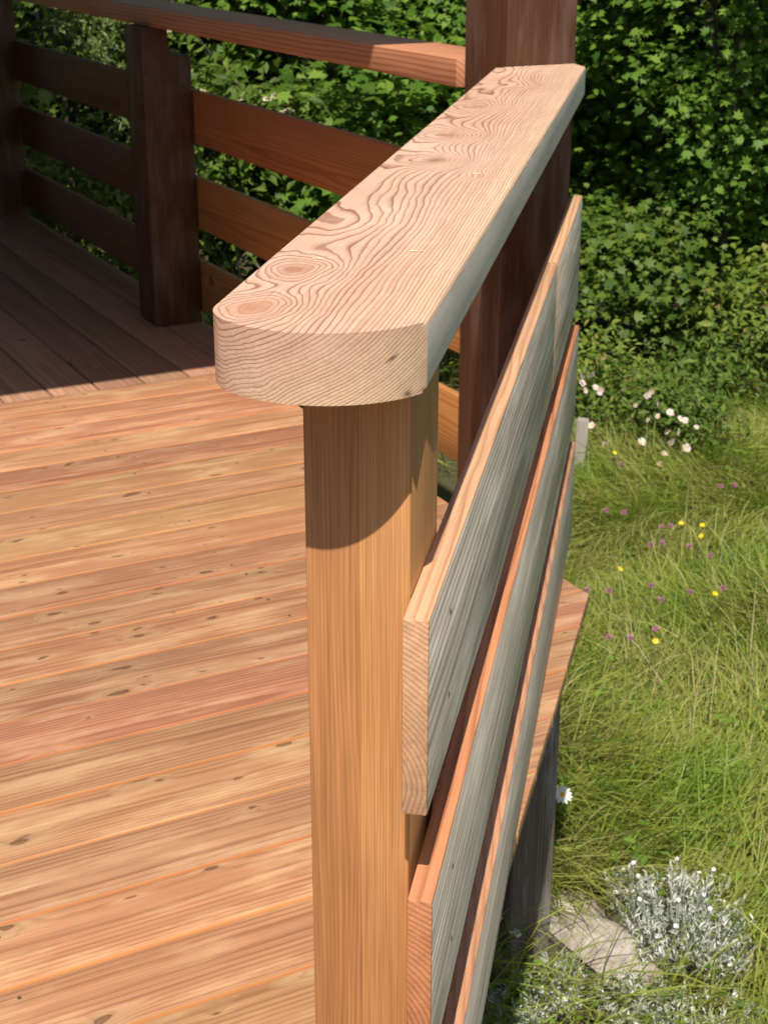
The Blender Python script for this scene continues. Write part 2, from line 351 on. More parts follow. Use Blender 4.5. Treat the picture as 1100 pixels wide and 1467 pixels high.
M['back_rail'] = wood('larch back handrail', (0.56, 0.27, 0.125), (0.33, 0.125, 0.05), freq=110, pith=(0.12, 0.16, -0.10, -0.05), warp=0.03, tone=0.0, streak=0.25, contrast=0.85, rough=0.42, spec=0.5)
M['back_old'] = wood('brown stained railing board', (0.20, 0.088, 0.038), (0.12, 0.048, 0.02), freq=140, pith=(0.05, 0.09, -0.05, 0.05), warp=0.02, knots=0.1, tone=0.15, streak=0.3, contrast=0.6, rough=0.55)  # darker brown for the boards left of the middle post
M['brown'] = wood('dark brown stained timber', (0.088, 0.038, 0.017), (0.055, 0.022, 0.010), freq=160, pith=(0.12, 0.16, -0.05, 0.05), warp=0.02, knots=0.10, tone=0.15, streak=0.4, contrast=0.6, rough=0.5, pale=(0.17, 0.11, 0.08), palef=0.45)
M['grey'] = wood('weathered grey timber', (0.165, 0.128, 0.105), (0.062, 0.045, 0.036), freq=150, pith=(0.08, 0.12, -0.04, 0.04), warp=0.03, knots=0.2, tone=0.1, streak=0.7, contrast=0.8, rough=0.85, pale=(0.32, 0.29, 0.27), palef=0.6, bump=0.8)
M['stake'] = wood('bleached stake', (0.36, 0.33, 0.27), (0.2, 0.18, 0.15), freq=150, pith=(0.08, 0.12, -0.04, 0.04), warp=0.03, tone=0.1, streak=0.6, rough=0.9, bump=0.8)
M['fibre'] = simple('torn pale fibre', (0.72, 0.60, 0.40), 0.8, 0.2, 300)
M['screw'] = simple('steel screw', (0.42, 0.40, 0.37), 0.35, 0.2, 300, metal=0.9)
M['hole'] = simple('screw hole', (0.10, 0.065, 0.045), 0.8)
M['roof'] = simple('dark roof boards', (0.10, 0.06, 0.045), 0.7, 0.3, 8)
M['soil'] = simple('meadow soil', (0.055, 0.065, 0.022), 0.95, 0.4, 9, (0.075, 0.062, 0.035), bump=0.6)
M['stone'] = simple('pale limestone', (0.50, 0.45, 0.40), 0.9, 0.3, 22, (0.24, 0.19, 0.15), bump=1.0, detail=10)
M['stone_brown'] = simple('brown stone', (0.24, 0.16, 0.12), 0.85, 0.3, 22, (0.13, 0.09, 0.07), bump=0.5, detail=8)
M['bark'] = simple('bark', (0.11, 0.085, 0.065), 0.9, 0.5, 40, bump=0.6)
M['twig'] = simple('dry grey twig', (0.30, 0.26, 0.22), 0.9, 0.4, 60)
M['maple'] = leafmat('maple leaf', [(0, (0.05, 0.118, 0.013)), (0.5, (0.105, 0.205, 0.022)), (1, (0.185, 0.30, 0.04))], 0.36, 0.5, 0.22)
M['shrub'] = leafmat('dark shrub leaf', [(0, (0.045, 0.09, 0.012)), (0.6, (0.085, 0.145, 0.018)), (1, (0.15, 0.205, 0.034))], 0.28, 0.5, 0.22)
M['lime'] = leafmat('light shrub leaf', [(0, (0.09, 0.15, 0.018)), (0.6, (0.17, 0.235, 0.03)), (0.9, (0.24, 0.28, 0.05)), (1, (0.33, 0.21, 0.10))], 0.32, 0.5, 0.25)
M['needle'] = leafmat('thuja spray', [(0, (0.07, 0.115, 0.02)), (1, (0.17, 0.21, 0.045))], 0.25)
M['grass'] = leafmat('meadow grass', [(0, (0.13, 0.195, 0.022)), (0.45, (0.265, 0.335, 0.045)), (0.82, (0.41, 0.45, 0.095)), (0.95, (0.38, 0.38, 0.13)), (1, (0.55, 0.46, 0.25))], 0.42, 0.45, 0.3, patch=True)
M['straw'] = leafmat('dry stalk', [(0, (0.42, 0.34, 0.17)), (1, (0.6, 0.5, 0.3))], 0.3)
M['silver'] = leafmat('silver leaf', [(0, (0.30, 0.34, 0.25)), (0.5, (0.46, 0.49, 0.41)), (1, (0.66, 0.67, 0.61))], 0.15, 0.7)
M['rose_pink'] = leafmat('pale pink petal', [(0, (0.74, 0.40, 0.44)), (0.4, (0.78, 0.58, 0.57)), (1, (0.82, 0.74, 0.70))], 0.3, 0.6)
M['white_petal'] = leafmat('white petal', [(0, (0.78, 0.78, 0.75)), (1, (0.86, 0.86, 0.83))], 0.3, 0.6)
M['yellow'] = leafmat('yellow petal', [(0, (0.78, 0.50, 0.01)), (1, (0.85, 0.60, 0.02))], 0.2, 0.5)
M['clover'] = leafmat('clover floret', [(0, (0.45, 0.16, 0.27)), (1, (0.62, 0.32, 0.42))], 0.25, 0.6)
M['cream'] = leafmat('cream floret', [(0, (0.62, 0.52, 0.34)), (0.7, (0.75, 0.68, 0.50)), (1, (0.6, 0.42, 0.30))], 0.25, 0.6)
M['stem'] = simple('green stem', (0.13, 0.19, 0.05), 0.6, 0.3, 50)

# ------------------------------------------------------------------ frames
# back railing frame: t runs away from the brown post along the rail, n points outwards from the deck
TH = R(37.9)
T0 = Vector((-0.347, 3.294, 0)); TD = Vector((-math.sin(TH), math.cos(TH), 0)); ND = Vector((math.cos(TH), math.sin(TH), 0))
def tn(t, n, z=0.0): return T0 + TD*t + ND*n + Vector((0, 0, z))
ROT_T = TH + R(90)       # local X along t  (local Y then points to -n)
ROT_N = TH               # local X along n  (local Y points to +t)
H_G = -0.925             # ground level below the deck

def ground_z(x, y):
    """meadow: nearly flat, rising to a wooded bank at the back"""
    z = H_G + 0.03*np.sin(x*1.7+0.4)*np.sin(y*1.3)
    d = np.clip(y - 10.5, 0, None)
    return z + np.minimum(0.30*d, 6.0 + 0.02*d)

# ------------------------------------------------------------------ the setting
gx = np.concatenate([np.linspace(-260, -14, 18), np.linspace(-12, 12, 61), np.linspace(14, 260, 18)])
gy = np.concatenate([np.linspace(-200, -6, 14), np.linspace(-4, 16, 51), np.linspace(18, 420, 26)])
GX, GY = np.meshgrid(gx, gy); GZ = ground_z(GX, GY)
nx, ny = len(gx), len(gy)
idx = np.arange(nx*ny).reshape(ny, nx)
F = np.stack([idx[:-1, :-1], idx[:-1, 1:], idx[1:, 1:], idx[1:, :-1]], -1).reshape(-1, 4)
tag(np_mesh('ground', np.stack([GX, GY, GZ], -1).reshape(-1, 3), F, M['soil'], smooth=True), 'rough meadow ground under the grass', None, kind='structure')

# deck ---------------------------------------------------------------
deck = empty('wooden_deck', tn(-1, -1, 0), 'terrace deck of orange larch boards with an older shaded part behind', 'deck')
EDGE_X = -0.135                      # outer edge of the deck along the front railing
T_SPLIT = 1.555
PITCH, GAP, TK = 0.1455, 0.0060, 0.027
EX0, EY0, EX1, EY1 = -0.2065, 1.45, -0.110, 3.0      # the deck edge leaves the railing line and widens towards the corner
def edge_x_in_frame(poly_t_n):       # clip in (t,n) against the outer edge and the back edge
    tm = (poly_t_n[0][0] + poly_t_n[2][0])/2
    # Y where this board's centre line meets X = EX0
    n_hit = (EX0 - T0.x - tm*TD.x)/ND.x; y_hit = T0.y + tm*TD.y + n_hit*ND.y
    if y_hit < EY0: a_, b_, c_ = 1.0, 0.0, EX0
    else: a_, b_ = (EY1 - EY0), -(EX1 - EX0); c_ = a_*EX0 + b_*EY0
    ct, cn, c0 = a_*TD.x + b_*TD.y, a_*ND.x + b_*ND.y, c_ - a_*T0.x - b_*T0.y
    return clip(clip(poly_t_n, ct, cn, c0), 0, 1, 0.02)
k = 0; t1 = T_SPLIT - 0.003
while t1 > -2.4:
    ta, tb = t1 - (PITCH - GAP), t1
    poly = edge_x_in_frame([(ta, -3.6), (ta, 0.3), (tb, 0.3), (tb, -3.6)])
    if len(poly) >= 3:
        tc_ = (ta + tb)/2; org = tn(tc_, -1.5, random.uniform(-0.0012, 0.0012))
        loc_poly = [(n + 1.5, t - tc_) for t, n in poly]
        # orientation (n -> X, t -> Y) keeps a positive frame
        if sum(loc_poly[i][0]*loc_poly[(i+1) % len(loc_poly)][1] - loc_poly[(i+1) % len(loc_poly)][0]*loc_poly[i][1] for i in range(len(loc_poly))) < 0: loc_poly = loc_poly[::-1]
        o = poly_prism('plank', loc_poly, -TK, 0.0, M['deck'], deck, org, ROT_N, bev=0.0034)
        o.data.materials.append(M['deck_edge'])
        for p_ in o.data.polygons:
            if p_.normal.z < 0.9 and abs(p_.normal.y) > 2*abs(p_.normal.x): p_.material_index = 1
    t1 -= PITCH
n1 = 0.13
while n1 > -3.4:
    na, nb_ = n1 - (PITCH - GAP), n1
    ts = T_SPLIT + 0.004
    L = 7.0 - ts
    plank('plank', L, PITCH - GAP, TK, M['deck_old'], deck, tn(ts + L/2, (na + nb_)/2, -TK/2 + random.uniform(-0.001, 0.001)), ROT_T, 0.0028)
    n1 -= PITCH
# joists and edge beam below the boards
for n_ in (-3.0, -2.2, -1.4, -0.6):
    ta = (EX0 - 0.10 - T0.x - n_*ND.x)/TD.x; ta = max(ta, -2.6)
    plank('joist', 1.54 - ta, 0.07, 0.14, M['grey'], deck, tn((1.54 + ta)/2, n_, -TK - 0.072), ROT_T, 0.004)
for t_ in (1.75, 3.3, 4.9, 6.6):
    plank('joist', 3.3, 0.07, 0.14, M['grey'], deck, tn(t_, -1.55, -TK - 0.072), ROT_N, 0.004)
plank('edge_beam', 3.4, 0.06, 0.12, M['grey'], deck, (-0.30, 1.15, -TK - 0.064), R(90), 0.004)
# screw heads sunk in the boards
bm = bmesh.new()
def disc(bm, p, r, d=Vector((0, 0, 1)), seg=8, h=0.0008):
    d = d.normalized(); a = d.orthogonal().normalized(); c = d.cross(a)
    top = bm.verts.new(p + d*h); ring = [bm.verts.new(p + (a*math.cos(i*2*math.pi/seg) + c*math.sin(i*2*math.pi/seg))*r) for i in range(seg)]
    for i in range(seg): bm.faces.new((top, ring[i], ring[(i+1) % seg]))
t1 = T_SPLIT - 0.003
while t1 > -1.6:
    for n_ in (-2.2, -1.4, -0.6):
        for o_ in (0.028, 0.112):
            p = tn(t1 - o_ + random.uniform(-0.006, 0.006), n_ + random.uniform(-0.012, 0.012), 0.0014)
            if p.x < EX0 - 0.03 and random.random() < 0.7: disc(bm, p, random.uniform(0.0022, 0.0034))
    t1 -= PITCH
so = bm_obj('screw_heads', bm, M['hole'], deck); tag(so, kind='stuff')

# front railing --------------------------------------------------------
fr = empty('front_railing', (-0.2525, 1.33, 0), 'new larch railing with rounded handrail, square post and three outer boards', 'railing')
RX0, RX1 = -0.369, -0.185
poly = []
RN, cy = 0.104, 1.149 + 0.104
cxm = (RX0 + RX1)/2
a_end = math.asin((RX1 - RX0)/2/RN)
for i in range(41):
    a = -a_end + 2*a_end*i/40
    poly.append((cxm + RN*math.sin(a), cy - RN*math.cos(a)))
# ease the inner corner of the nose
corner = poly[0]; cut = poly[4]; st = (RX0, corner[1] + 0.020)
bez = [((1-q)**2*st[0] + 2*q*(1-q)*(corner[0]) + q*q*cut[0], (1-q)**2*st[1] + 2*q*(1-q)*(corner[1]) + q*q*cut[1]) for q in [i/8 for i in range(8)]]
poly = bez + poly[4:]
poly += [(RX1, 3.326), (-0.212, 3.392), (-0.369, 3.272)]
poly_l = [(x + 0.277, y) for x, y in poly]
bm = bmesh.new()
z0, z1 = 0.0, 0.060
bv = [bm.verts.new((x, y, z0)) for x, y in poly_l]; tv = [bm.verts.new((x, y, z1)) for x, y in poly_l]
n = len(poly_l); bm.faces.new(bv[::-1]); bm.faces.new(tv)
for i in range(n): bm.faces.new((bv[i], bv[(i+1) % n], tv[(i+1) % n], tv[i]))
E_ = [e for e in bm.edges if abs(e.verts[0].co.z - e.verts[1].co.z) < 1e-6 or len([0 for _ in (0,)]) and abs((e.verts[0].co - e.verts[1].co).normalized().z) > 0.9 and e.calc_face_angle(0) > R(20)]
bmesh.ops.bevel(bm, geom=E_, offset=0.005, segments=4, profile=0.5, affect='EDGES')
hr = bm_obj('handrail', bm, M['rail'], fr, (-0.277, 0, 0.999), ang=24)
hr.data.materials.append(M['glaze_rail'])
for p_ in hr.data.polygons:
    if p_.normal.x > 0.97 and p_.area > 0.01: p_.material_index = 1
for cx_, cy_, sz_ in ((-0.240, 1.465, 0.006), (-0.318, 1.415, 0.007), (-0.236, 1.935, 0.008)):
    bm = bmesh.new()
    for q in range(7):
        a_ = random.uniform(0, 6.28); l_ = sz_*random.uniform(0.3, 0.8); p_ = Vector((random.gauss(0, sz_*0.6), random.gauss(0, sz_*0.35), 0.0004)); d_ = Vector((math.cos(a_), math.sin(a_)*0.4, 0))*l_; e_ = Vector((0, 0.0009, 0))
        v_ = [bm.verts.new(p_ - d_), bm.verts.new(p_ + e_ + Vector((0, 0, 0.0008))), bm.verts.new(p_ + d_), bm.verts.new(p_ - e_ + Vector((0, 0, 0.0005)))]
        bm.faces.new(v_[:3]); bm.faces.new((v_[0], v_[2], v_[3]))
    so = bm_obj('torn_fibres', bm, M['fibre'], fr, (cx_, cy_, 1.059)); tag(so, kind='stuff')
# post : grain vertical -> build along local X and stand it up
bm = bmesh.new(); bm_box(bm, 0, 0.9985, -0.0485, 0.0485, -0.08, 0.08)
bmesh.ops.bevel(bm, geom=bm.edges[:], offset=0.003, segments=2, profile=0.5, affect='EDGES')
po = bm_obj('post', bm, M['post'], fr)
po.matrix_basis = Matrix.Translation(Vector((-0.2525, 1.325, 0)) - fr.location) @ Matrix(((0, -1, 0, 0), (0, 0, 1, 0), (1, 0, 0, 0), (0, 0, 0, 1))).inverted().transposed() @ Matrix.Identity(4)
po.matrix_basis = Matrix.Translation(Vector((-0.2525, 1.325, 0)) - fr.location) @ Matrix(((0, 1, 0, 0), (0, 0, 1, 0), (1, 0, 0, 0), (0, 0, 0, 1)))
BT = 0.024; BXC = -0.2035 + BT/2
def rail_board(y0_, y1_, prof, mat, dx=0.0, screws=()):
    """upright board along Y; prof = outline as (y, z) in world; grain along local X (= world Y)"""
    zc_ = sum(p[1] for p in prof)/len(prof); yc_ = (y0_ + y1_)/2
    bm = bmesh.new()
    a = [bm.verts.new((y - yc_, BT/2, z - zc_)) for y, z in prof]; c = [bm.verts.new((y - yc_, -BT/2, z - zc_)) for y, z in prof]
    n = len(prof); bm.faces.new(a); bm.faces.new(c[::-1])
    for i in range(n): bm.faces.new((a[i], a[(i+1) % n], c[(i+1) % n], c[i]))
    bmesh.ops.bevel(bm, geom=bm.edges[:], offset=0.0022, segments=2, profile=0.5, affect='EDGES')
    o = bm_obj('board', bm, M[mat], fr, (BXC + dx, yc_, zc_), (0, 0, R(90)))
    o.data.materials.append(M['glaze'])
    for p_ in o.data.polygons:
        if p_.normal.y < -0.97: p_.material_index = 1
    for y_, z_ in screws:
        bm = bmesh.new(); disc(bm, Vector((0, 0, 0)), 0.0038, Vector((0, -1, 0)), 10, 0.001)
        s_ = bm_obj('screw', bm, M['screw'], None); s_.parent = o; s_.location = (y_ - yc_, -BT/2 - 0.0006, z_ - zc_)
BH = 0.207
def rect(y0_, y1_, zt): return [(y0_, zt - BH), (y1_, zt - BH), (y1_, zt), (y0_, zt)]
rail_board(1.196, 2.65, [(1.196, 0.594), (1.75, 0.568), (2.65, 0.562), (2.65, 0.793), (1.196, 0.793)], 'board', 0, [(1.33, 0.74), (1.33, 0.65)])
rail_board(2.653, 3.318, [(2.653, 0.562), (3.318, 0.562), (3.318, 0.7945), (2.653, 0.7945)], 'board', 0.001, [(3.22, 0.74), (3.22, 0.65)])
rail_board(1.19, 3.325, [(1.19, 0.298), (2.1, 0.282), (3.325, 0.290), (3.325, 0.509), (1.19, 0.505)], 'board_red', 0.007, [(1.33, 0.45), (1.33, 0.36), (3.22, 0.45), (3.22, 0.36)])
# the lowest board rises a little towards the brown post and is notched over the deck edge
rail_board(1.19, 3.325, [(1.19, -0.066), (1.43, -0.057), (1.44, 0.004), (3.325, 0.010), (3.325, 0.238), (1.19, 0.156)], 'board_mid', 0.011, [(1.33, 0.10), (1.33, 0.0), (3.22, 0.16), (3.22, 0.06)])

# brown roof posts ------------------------------------------------------
def square_post(name, t0_, n0_, wd, z0_, z1_, mat, label, parent=None, nm='post', cat='post'):
    root = empty(name, tn(t0_ + wd/2, n0_ + wd/2, z0_), label, cat)
    bm = bmesh.new(); bm_box(bm, 0, z1_ - z0_, -wd/2, wd/2, -wd/2, wd/2)
    bmesh.ops.bevel(bm, geom=bm.edges[:], offset=0.004, segments=2, profile=0.5, affect='EDGES')
    o = bm_obj('shaft', bm, mat, root)
    o.matrix_basis = Matrix.Rotation(TH, 4, 'Z') @ Matrix(((0, 1, 0, 0), (0, 0, 1, 0), (1, 0, 0, 0), (0, 0, 0, 1)))
    return root
p1 = square_post('roof_post', 0.0, 0.0, 0.172, H_G - 0.1, 2.55, M['brown'], 'dark brown roof post where the two handrails meet')
p2 = square_post('roof_post', 4.434, -0.115, 0.25, H_G - 0.1, 2.55, M['brown'], 'nearly black roof post at the shaded left edge of the deck')

# back railing ------------------------------------------------------------
br = empty('back_railing', tn(2.25, 0.04, 0), 'shaded orange brown railing along the back of the deck', 'railing')
L0, L1 = 0.176, 4.432
mid = (L0 + L1)/2
hp = [(L0 - mid + 0.03, 0.165), (L0 - mid, 0.150), (L0 - mid, 0.012), (L0 - mid + 0.016, -0.008), (L1 - mid, -0.008), (L1 - mid, 0.165)]
hp = [(x, -y) for x, y in hp]
if sum(hp[i][0]*hp[(i+1) % 6][1] - hp[(i+1) % 6][0]*hp[i][1] for i in range(6)) < 0: hp = hp[::-1]
poly_prism('handrail', hp, 0.0, 0.060, M['back_rail'], br, tn(mid, 0, 0.999), ROT_T, 0.003)
# notched post, grain vertical
def l_post():
    bm = bmesh.new()
    prof = [(0.0, -0.0875), (0.9985, -0.0875), (0.9985, 0.005), (0.905, 0.005), (0.905, 0.0825), (0.0, 0.0825)]   # (z, n)
    a = [bm.verts.new((z_, n_, -0.085)) for z_, n_ in prof]; c = [bm.verts.new((z_, n_, 0.085)) for z_, n_ in prof]
    bm.faces.new(a); bm.faces.new(c[::-1])
    for i in range(6): bm.faces.new((a[i], a[(i+1) % 6], c[(i+1) % 6], c[i]))
    bmesh.ops.bevel(bm, geom=bm.edges[:], offset=0.004, segments=2, profile=0.5, affect='EDGES')
    return bm
o = bm_obj('post', l_post(), M['brown'], br)
o.matrix_basis = Matrix.Translation(tn(2.252, 0.040, 0.001) - br.location) @ Matrix.Rotation(TH, 4, 'Z') @ Matrix(((0, 1, 0, 0), (0, 0, 1, 0), (1, 0, 0, 0), (0, 0, 0, 1)))
for ztop in (0.793, 0.505, 0.217):
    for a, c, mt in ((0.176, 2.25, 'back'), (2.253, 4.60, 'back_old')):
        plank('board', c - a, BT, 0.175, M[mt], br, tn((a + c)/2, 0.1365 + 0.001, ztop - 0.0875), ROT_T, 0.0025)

# porch roof, above the frame: its eave draws the shadow line on the deck -----
rf = empty('porch_roof', tn(3.0, -1.5, 2.55), 'dark boarded porch roof carried by the brown posts', 'roof')
ZR = 2.55
S = ZR/math.tan(R(SUN_EL)); dt = TRAVEL.dot(TD)*S; dn = TRAVEL.dot(ND)*S
shadow = [(1.625, -5.5), (1.625, 0.06), (1.10, 0.20), (1.10, 1.02), (8.4, 1.02), (8.4, -5.5)]
roofp = [(t - dt, n - dn) for t, n in shadow]
k = 0; ta = min(p[0] for p in roofp)
while ta < max(p[0] for p in roofp) - 0.01:          # roof boards side by side, each its own piece
    tb = ta + 0.20
    nlo = min(p[1] for p in roofp); nhi = max(p[1] for p in roofp)
    left = roofp[0][0]
    nstart = nlo if ta >= left - 0.01 else roofp[2][1]
    if ta < left < tb - 0.01:
        tb = left
    plank('roof_board', nhi - nstart, tb - ta, 0.03, M['roof'], rf, tn((ta + tb)/2, (nstart + nhi)/2, ZR + 0.015 + 0.0008*(k % 2)), ROT_N, 0.002)
    ta = tb; k += 1
plank('purlin', 6.9, 0.14, 0.16, M['brown'], rf, tn(3.25, 0.04, ZR - 0.082), ROT_T, 0.004)

# unseen wall added left of the picture to cut sky light on the deck
wl = plank('house_wall', 7.0, 0.25, 2.6, M['brown'], None, tn(4.9, -3.80, 1.2), ROT_T, 0.01); tag(wl, kind='structure')

# weathered support post under the deck corner ------------------------------
sp = empty('support_post', (-0.2315, 3.0025, H_G - 0.1), 'weathered grey support post under the deck edge', 'post')
bm = bmesh.new(); bm_box(bm, 0, -TK - 0.002 - (H_G - 0.1), -0.055, 0.055, -0.055, 0.055)
bmesh.ops.bevel(bm, geom=bm.edges[:], offset=0.006, segments=2, profile=0.5, affect='EDGES')
o = bm_obj('shaft', bm, M['grey'], sp)
o.matrix_basis = Matrix.Rotation(TH, 4, 'Z') @ Matrix(((0, 1, 0, 0), (0, 0, 1, 0), (1, 0, 0, 0), (0, 0, 0, 1)))

# ------------------------------------------------------------------ vegetation helpers
def rotmats(nrm, roll):
    """frames with z along nrm, rolled about it; returns (N,3,3) columns x,y,z"""
    z = nrm/np.linalg.norm(nrm, axis=1, keepdims=True)
    a = np.where(np.abs(z[:, 2:3]) < 0.95, np.array([[0, 0, 1.0]]), np.array([[1.0, 0, 0]]))
    x = np.cross(a, z); x /= np.linalg.norm(x, axis=1, keepdims=True); y = np.cross(z, x)
    c, s = np.cos(roll)[:, None], np.sin(roll)[:, None]
    return np.stack([x*c + y*s, -x*s + y*c, z], -1)
def scatter(tv, tf, pos, nrm, roll, size):
    Rm = rotmats(nrm, roll)
    V = np.einsum('nij,kj->nki', Rm, tv)*size[:, None, None] + pos[:, None, :]
    Fk = tf[None] + (np.arange(len(pos))*len(tv))[:, None, None]
    return V.reshape(-1, 3), Fk.reshape(-1, tf.shape[1])
def maple_leaf():
    ang = [0, 28, 40, 62, 90, 118, 140, 152, 180]
    # lobed half outlines: (angle from tip, radius)
    half = [(0, 1.0), (14, 0.62), (24, 0.50), (42, 0.88), (58, 0.52), (72, 0.48), (96, 0.72), (118, 0.42), (150, 0.34)]
    pts = [(r*math.sin(R(a)), r*math.cos(R(a))) for a, r in half] + [(-r*math.sin(R(a)), r*math.cos(R(a))) for a, r in half[1:]][::-1]
    V = [(0, 0, 0.0)] + [(x*0.62, y*0.62, -0.16*(x*x) - 0.10*y*y) for x, y in pts]
    n = len(pts); Fc = [(0, 1 + (i+1) % n, 1 + i) for i in range(n)]
    return np.array(V), np.array(Fc)
def oval_leaf(wd=0.45, fold=0.12):
    V = [(0, 0, 0), (wd*0.8, 0.30, fold), (wd, 0.55, fold), (0, 0.5, 0), (0, 1.0, -0.06), (-wd, 0.55, fold), (-wd*0.8, 0.30, fold)]
    V = np.array(V); V[:, 0] *= 0.5; V[:, 1] -= 0.4
    return V, np.array([(0, 1, 3), (1, 2, 3), (2, 4, 3), (3, 4, 5), (3, 5, 6), (3, 6, 0)])
MAPLE = maple_leaf(); OVAL = oval_leaf(); NARROW = oval_leaf(0.22, 0.05)
SUNV = np.array([-sdir.x, -sdir.y, -sdir.z])

def tube_np(paths):
    """tapered branches; paths: list of (points, r0, r1) -> V,F"""
    Vs, Fs, off = [], [], 0
    for pts, r0, r1 in paths:
        pts = np.asarray(pts, float); m = len(pts); sg = 6
        d = np.gradient(pts, axis=0); d /= np.linalg.norm(d, axis=1, keepdims=True) + 1e-9
        Rm = rotmats(d, np.zeros(m)); rr = np.linspace(r0, r1, m)
        a = np.arange(sg)*2*np.pi/sg
        ring = pts[:, None] + rr[:, None, None]*(Rm[:, None, :, 0]*np.cos(a)[None, :, None] + Rm[:, None, :, 1]*np.sin(a)[None, :, None])
        Vs.append(ring.reshape(-1, 3))
        I = np.arange(m*sg).reshape(m, sg) + off
        Fs.append(np.stack([I[:-1], np.roll(I[:-1], -1, 1), np.roll(I[1:], -1, 1), I[1:]], -1).reshape(-1, 4)); off += m*sg
    return np.concatenate(Vs), np.concatenate(Fs)

def bent(a, b_, bend=0.15, m=6):
    a, b_ = np.asarray(a, float), np.asarray(b_, float); s = np.linspace(0, 1, m)[:, None]
    off = rng.normal(0, bend*np.linalg.norm(b_ - a), 3)
    return a*(1-s) + b_*s + off*(s*(1-s))

def bush(name, label, cat, x, y, rx, ry, zb, zt, nspray, per, leaf, size, mat, spread=0.16, group=None, up=0.55, limbs=7, trunk_r=0.03, hollow=0.45, sun_bias=0.55, voids=()):
    """tree or shrub: trunk + limbs, crown of leaf sprays filling an uneven volume"""
    gz = float(ground_z(np.array(x), np.array(y))); root = empty(name, (x, y, gz), label, cat, group)
    zc, hz = (zb + zt)/2, (zt - zb)/2
    d = rng.normal(size=(nspray, 3)); d /= np.linalg.norm(d, axis=1, keepdims=True)
    rad = (hollow + (1 - hollow)*rng.random(nspray)**0.6)
    lump = 1 + 0.22*np.sin(3.1*d[:, 0] + 5*d[:, 2] + x*3) + 0.16*np.sin(7*d[:, 0] - 4*d[:, 1] + 6*d[:, 2] + y)
    cpos = np.stack([x + d[:, 0]*rx*rad*lump, y + d[:, 1]*ry*rad*lump, zc + d[:, 2]*hz*rad*lump], -1)
    keep = (np.sin(cpos[:, 0]*5.3 + 1.7*x)*np.sin(cpos[:, 2]*6.1 + x) + 0.6*np.sin(cpos[:, 0]*2.9 - cpos[:, 2]*4.1 + y)) > -0.55
    for vx, vz, ax, az in voids: keep &= ((cpos[:, 0] - vx)/ax)**2 + ((cpos[:, 2] - vz)/az)**2 > 1
    cpos, d = cpos[keep], d[keep]; nspray = len(cpos)
    cpos[:, 2] = np.maximum(cpos[:, 2], gz + 0.06)
    # each spray is a tilted, roughly flat fan of leaves facing the light
    sn = d*0.5 + SUNV*sun_bias + np.array([0, 0, up]) + rng.normal(0, 0.22, (nspray, 3))
    Rm = rotmats(sn, rng.random(nspray)*6.28)
    N = nspray*per
    ci = np.repeat(np.arange(nspray), per)
    q = rng.normal(0, 1, (N, 3))*np.array([spread, spread, spread*0.28])*(0.6 + 0.8*rng.random(nspray))[ci][:, None]
    pos = cpos[ci] + np.einsum('nij,nj->ni', Rm[ci], q)
    pos[:, 2] = np.maximum(pos[:, 2], gz + 0.03)
    nr = sn[ci] + rng.normal(0, 0.45, (N, 3))
    V, F_ = scatter(leaf[0], leaf[1], pos, nr, rng.random(N)*6.28, size*(0.45 + 0.85*rng.random(N)))
    np_mesh('crown', V - np.array([x, y, gz]), F_, mat, root, (x, y, gz))
    P = [(bent((0, 0, -0.05), (rng.normal(0, 0.08), rng.normal(0, 0.08), (zc - gz)*0.95), 0.1), trunk_r, trunk_r*0.5)]
    for i in range(limbs):
        c = cpos[rng.integers(nspray)] - np.array([x, y, gz]); s0 = np.array([0, 0, 1.0])*min(c[2], zc - gz)*rng.uniform(0.2, 0.6)
        P.append((bent(s0, c, 0.2), trunk_r*0.5, trunk_r*0.12))
    V, F_ = tube_np(P); np_mesh('trunk', V, F_, M['bark'], root, (x, y, gz), smooth=True)
    return root, cpos

# maples of the hedge on the right and behind
MG = 'maple trees of the hedge'
bush('maple_tree', 'large leaved maple above the dog rose, right of the brown post', 'tree', 0.30, 8.85, 1.05, 1.0, -0.8, 4.0, 560, 56, MAPLE, 0.064, M['maple'], 0.14, MG, up=0.8, hollow=0.5, voids=[(-0.42, 0.33, 0.30, 0.30), (0.05, 0.18, 0.32, 0.10)])
bush('maple_tree', 'maple at the right edge of the picture behind the meadow', 'tree', 1.75, 8.9, 0.95, 0.9, -0.8, 3.8, 360, 46, MAPLE, 0.068, M['maple'], 0.14, MG, up=0.8, hollow=0.3)
bush('maple_tree', 'shaded maple directly behind the brown post', 'tree', -1.0, 9.7, 0.95, 0.8, -0.8, 3.8, 360, 30, MAPLE, 0.085, M['maple'], 0.16, MG, up=0.8, hollow=0.3)
bush('maple_tree', 'maple behind the back railing right of its middle post', 'tree', -2.3, 9.9, 1.0, 0.8, -0.8, 3.8, 360, 26, MAPLE, 0.09, M['maple'], 0.16, MG, up=0.8, hollow=0.3)
bush('maple_tree', 'dark maple behind the back railing left of its middle post', 'tree', -4.1, 10.3, 1.2, 0.9, -0.8, 3.8, 340, 24, MAPLE, 0.09, M['shrub'], 0.18, MG)
bush('maple_tree', 'maple beyond the nearly black roof post', 'tree', -6.0, 10.4, 1.3, 0.9, -0.8, 2.6, 240, 20, MAPLE, 0.10, M['shrub'], 0.18, MG)
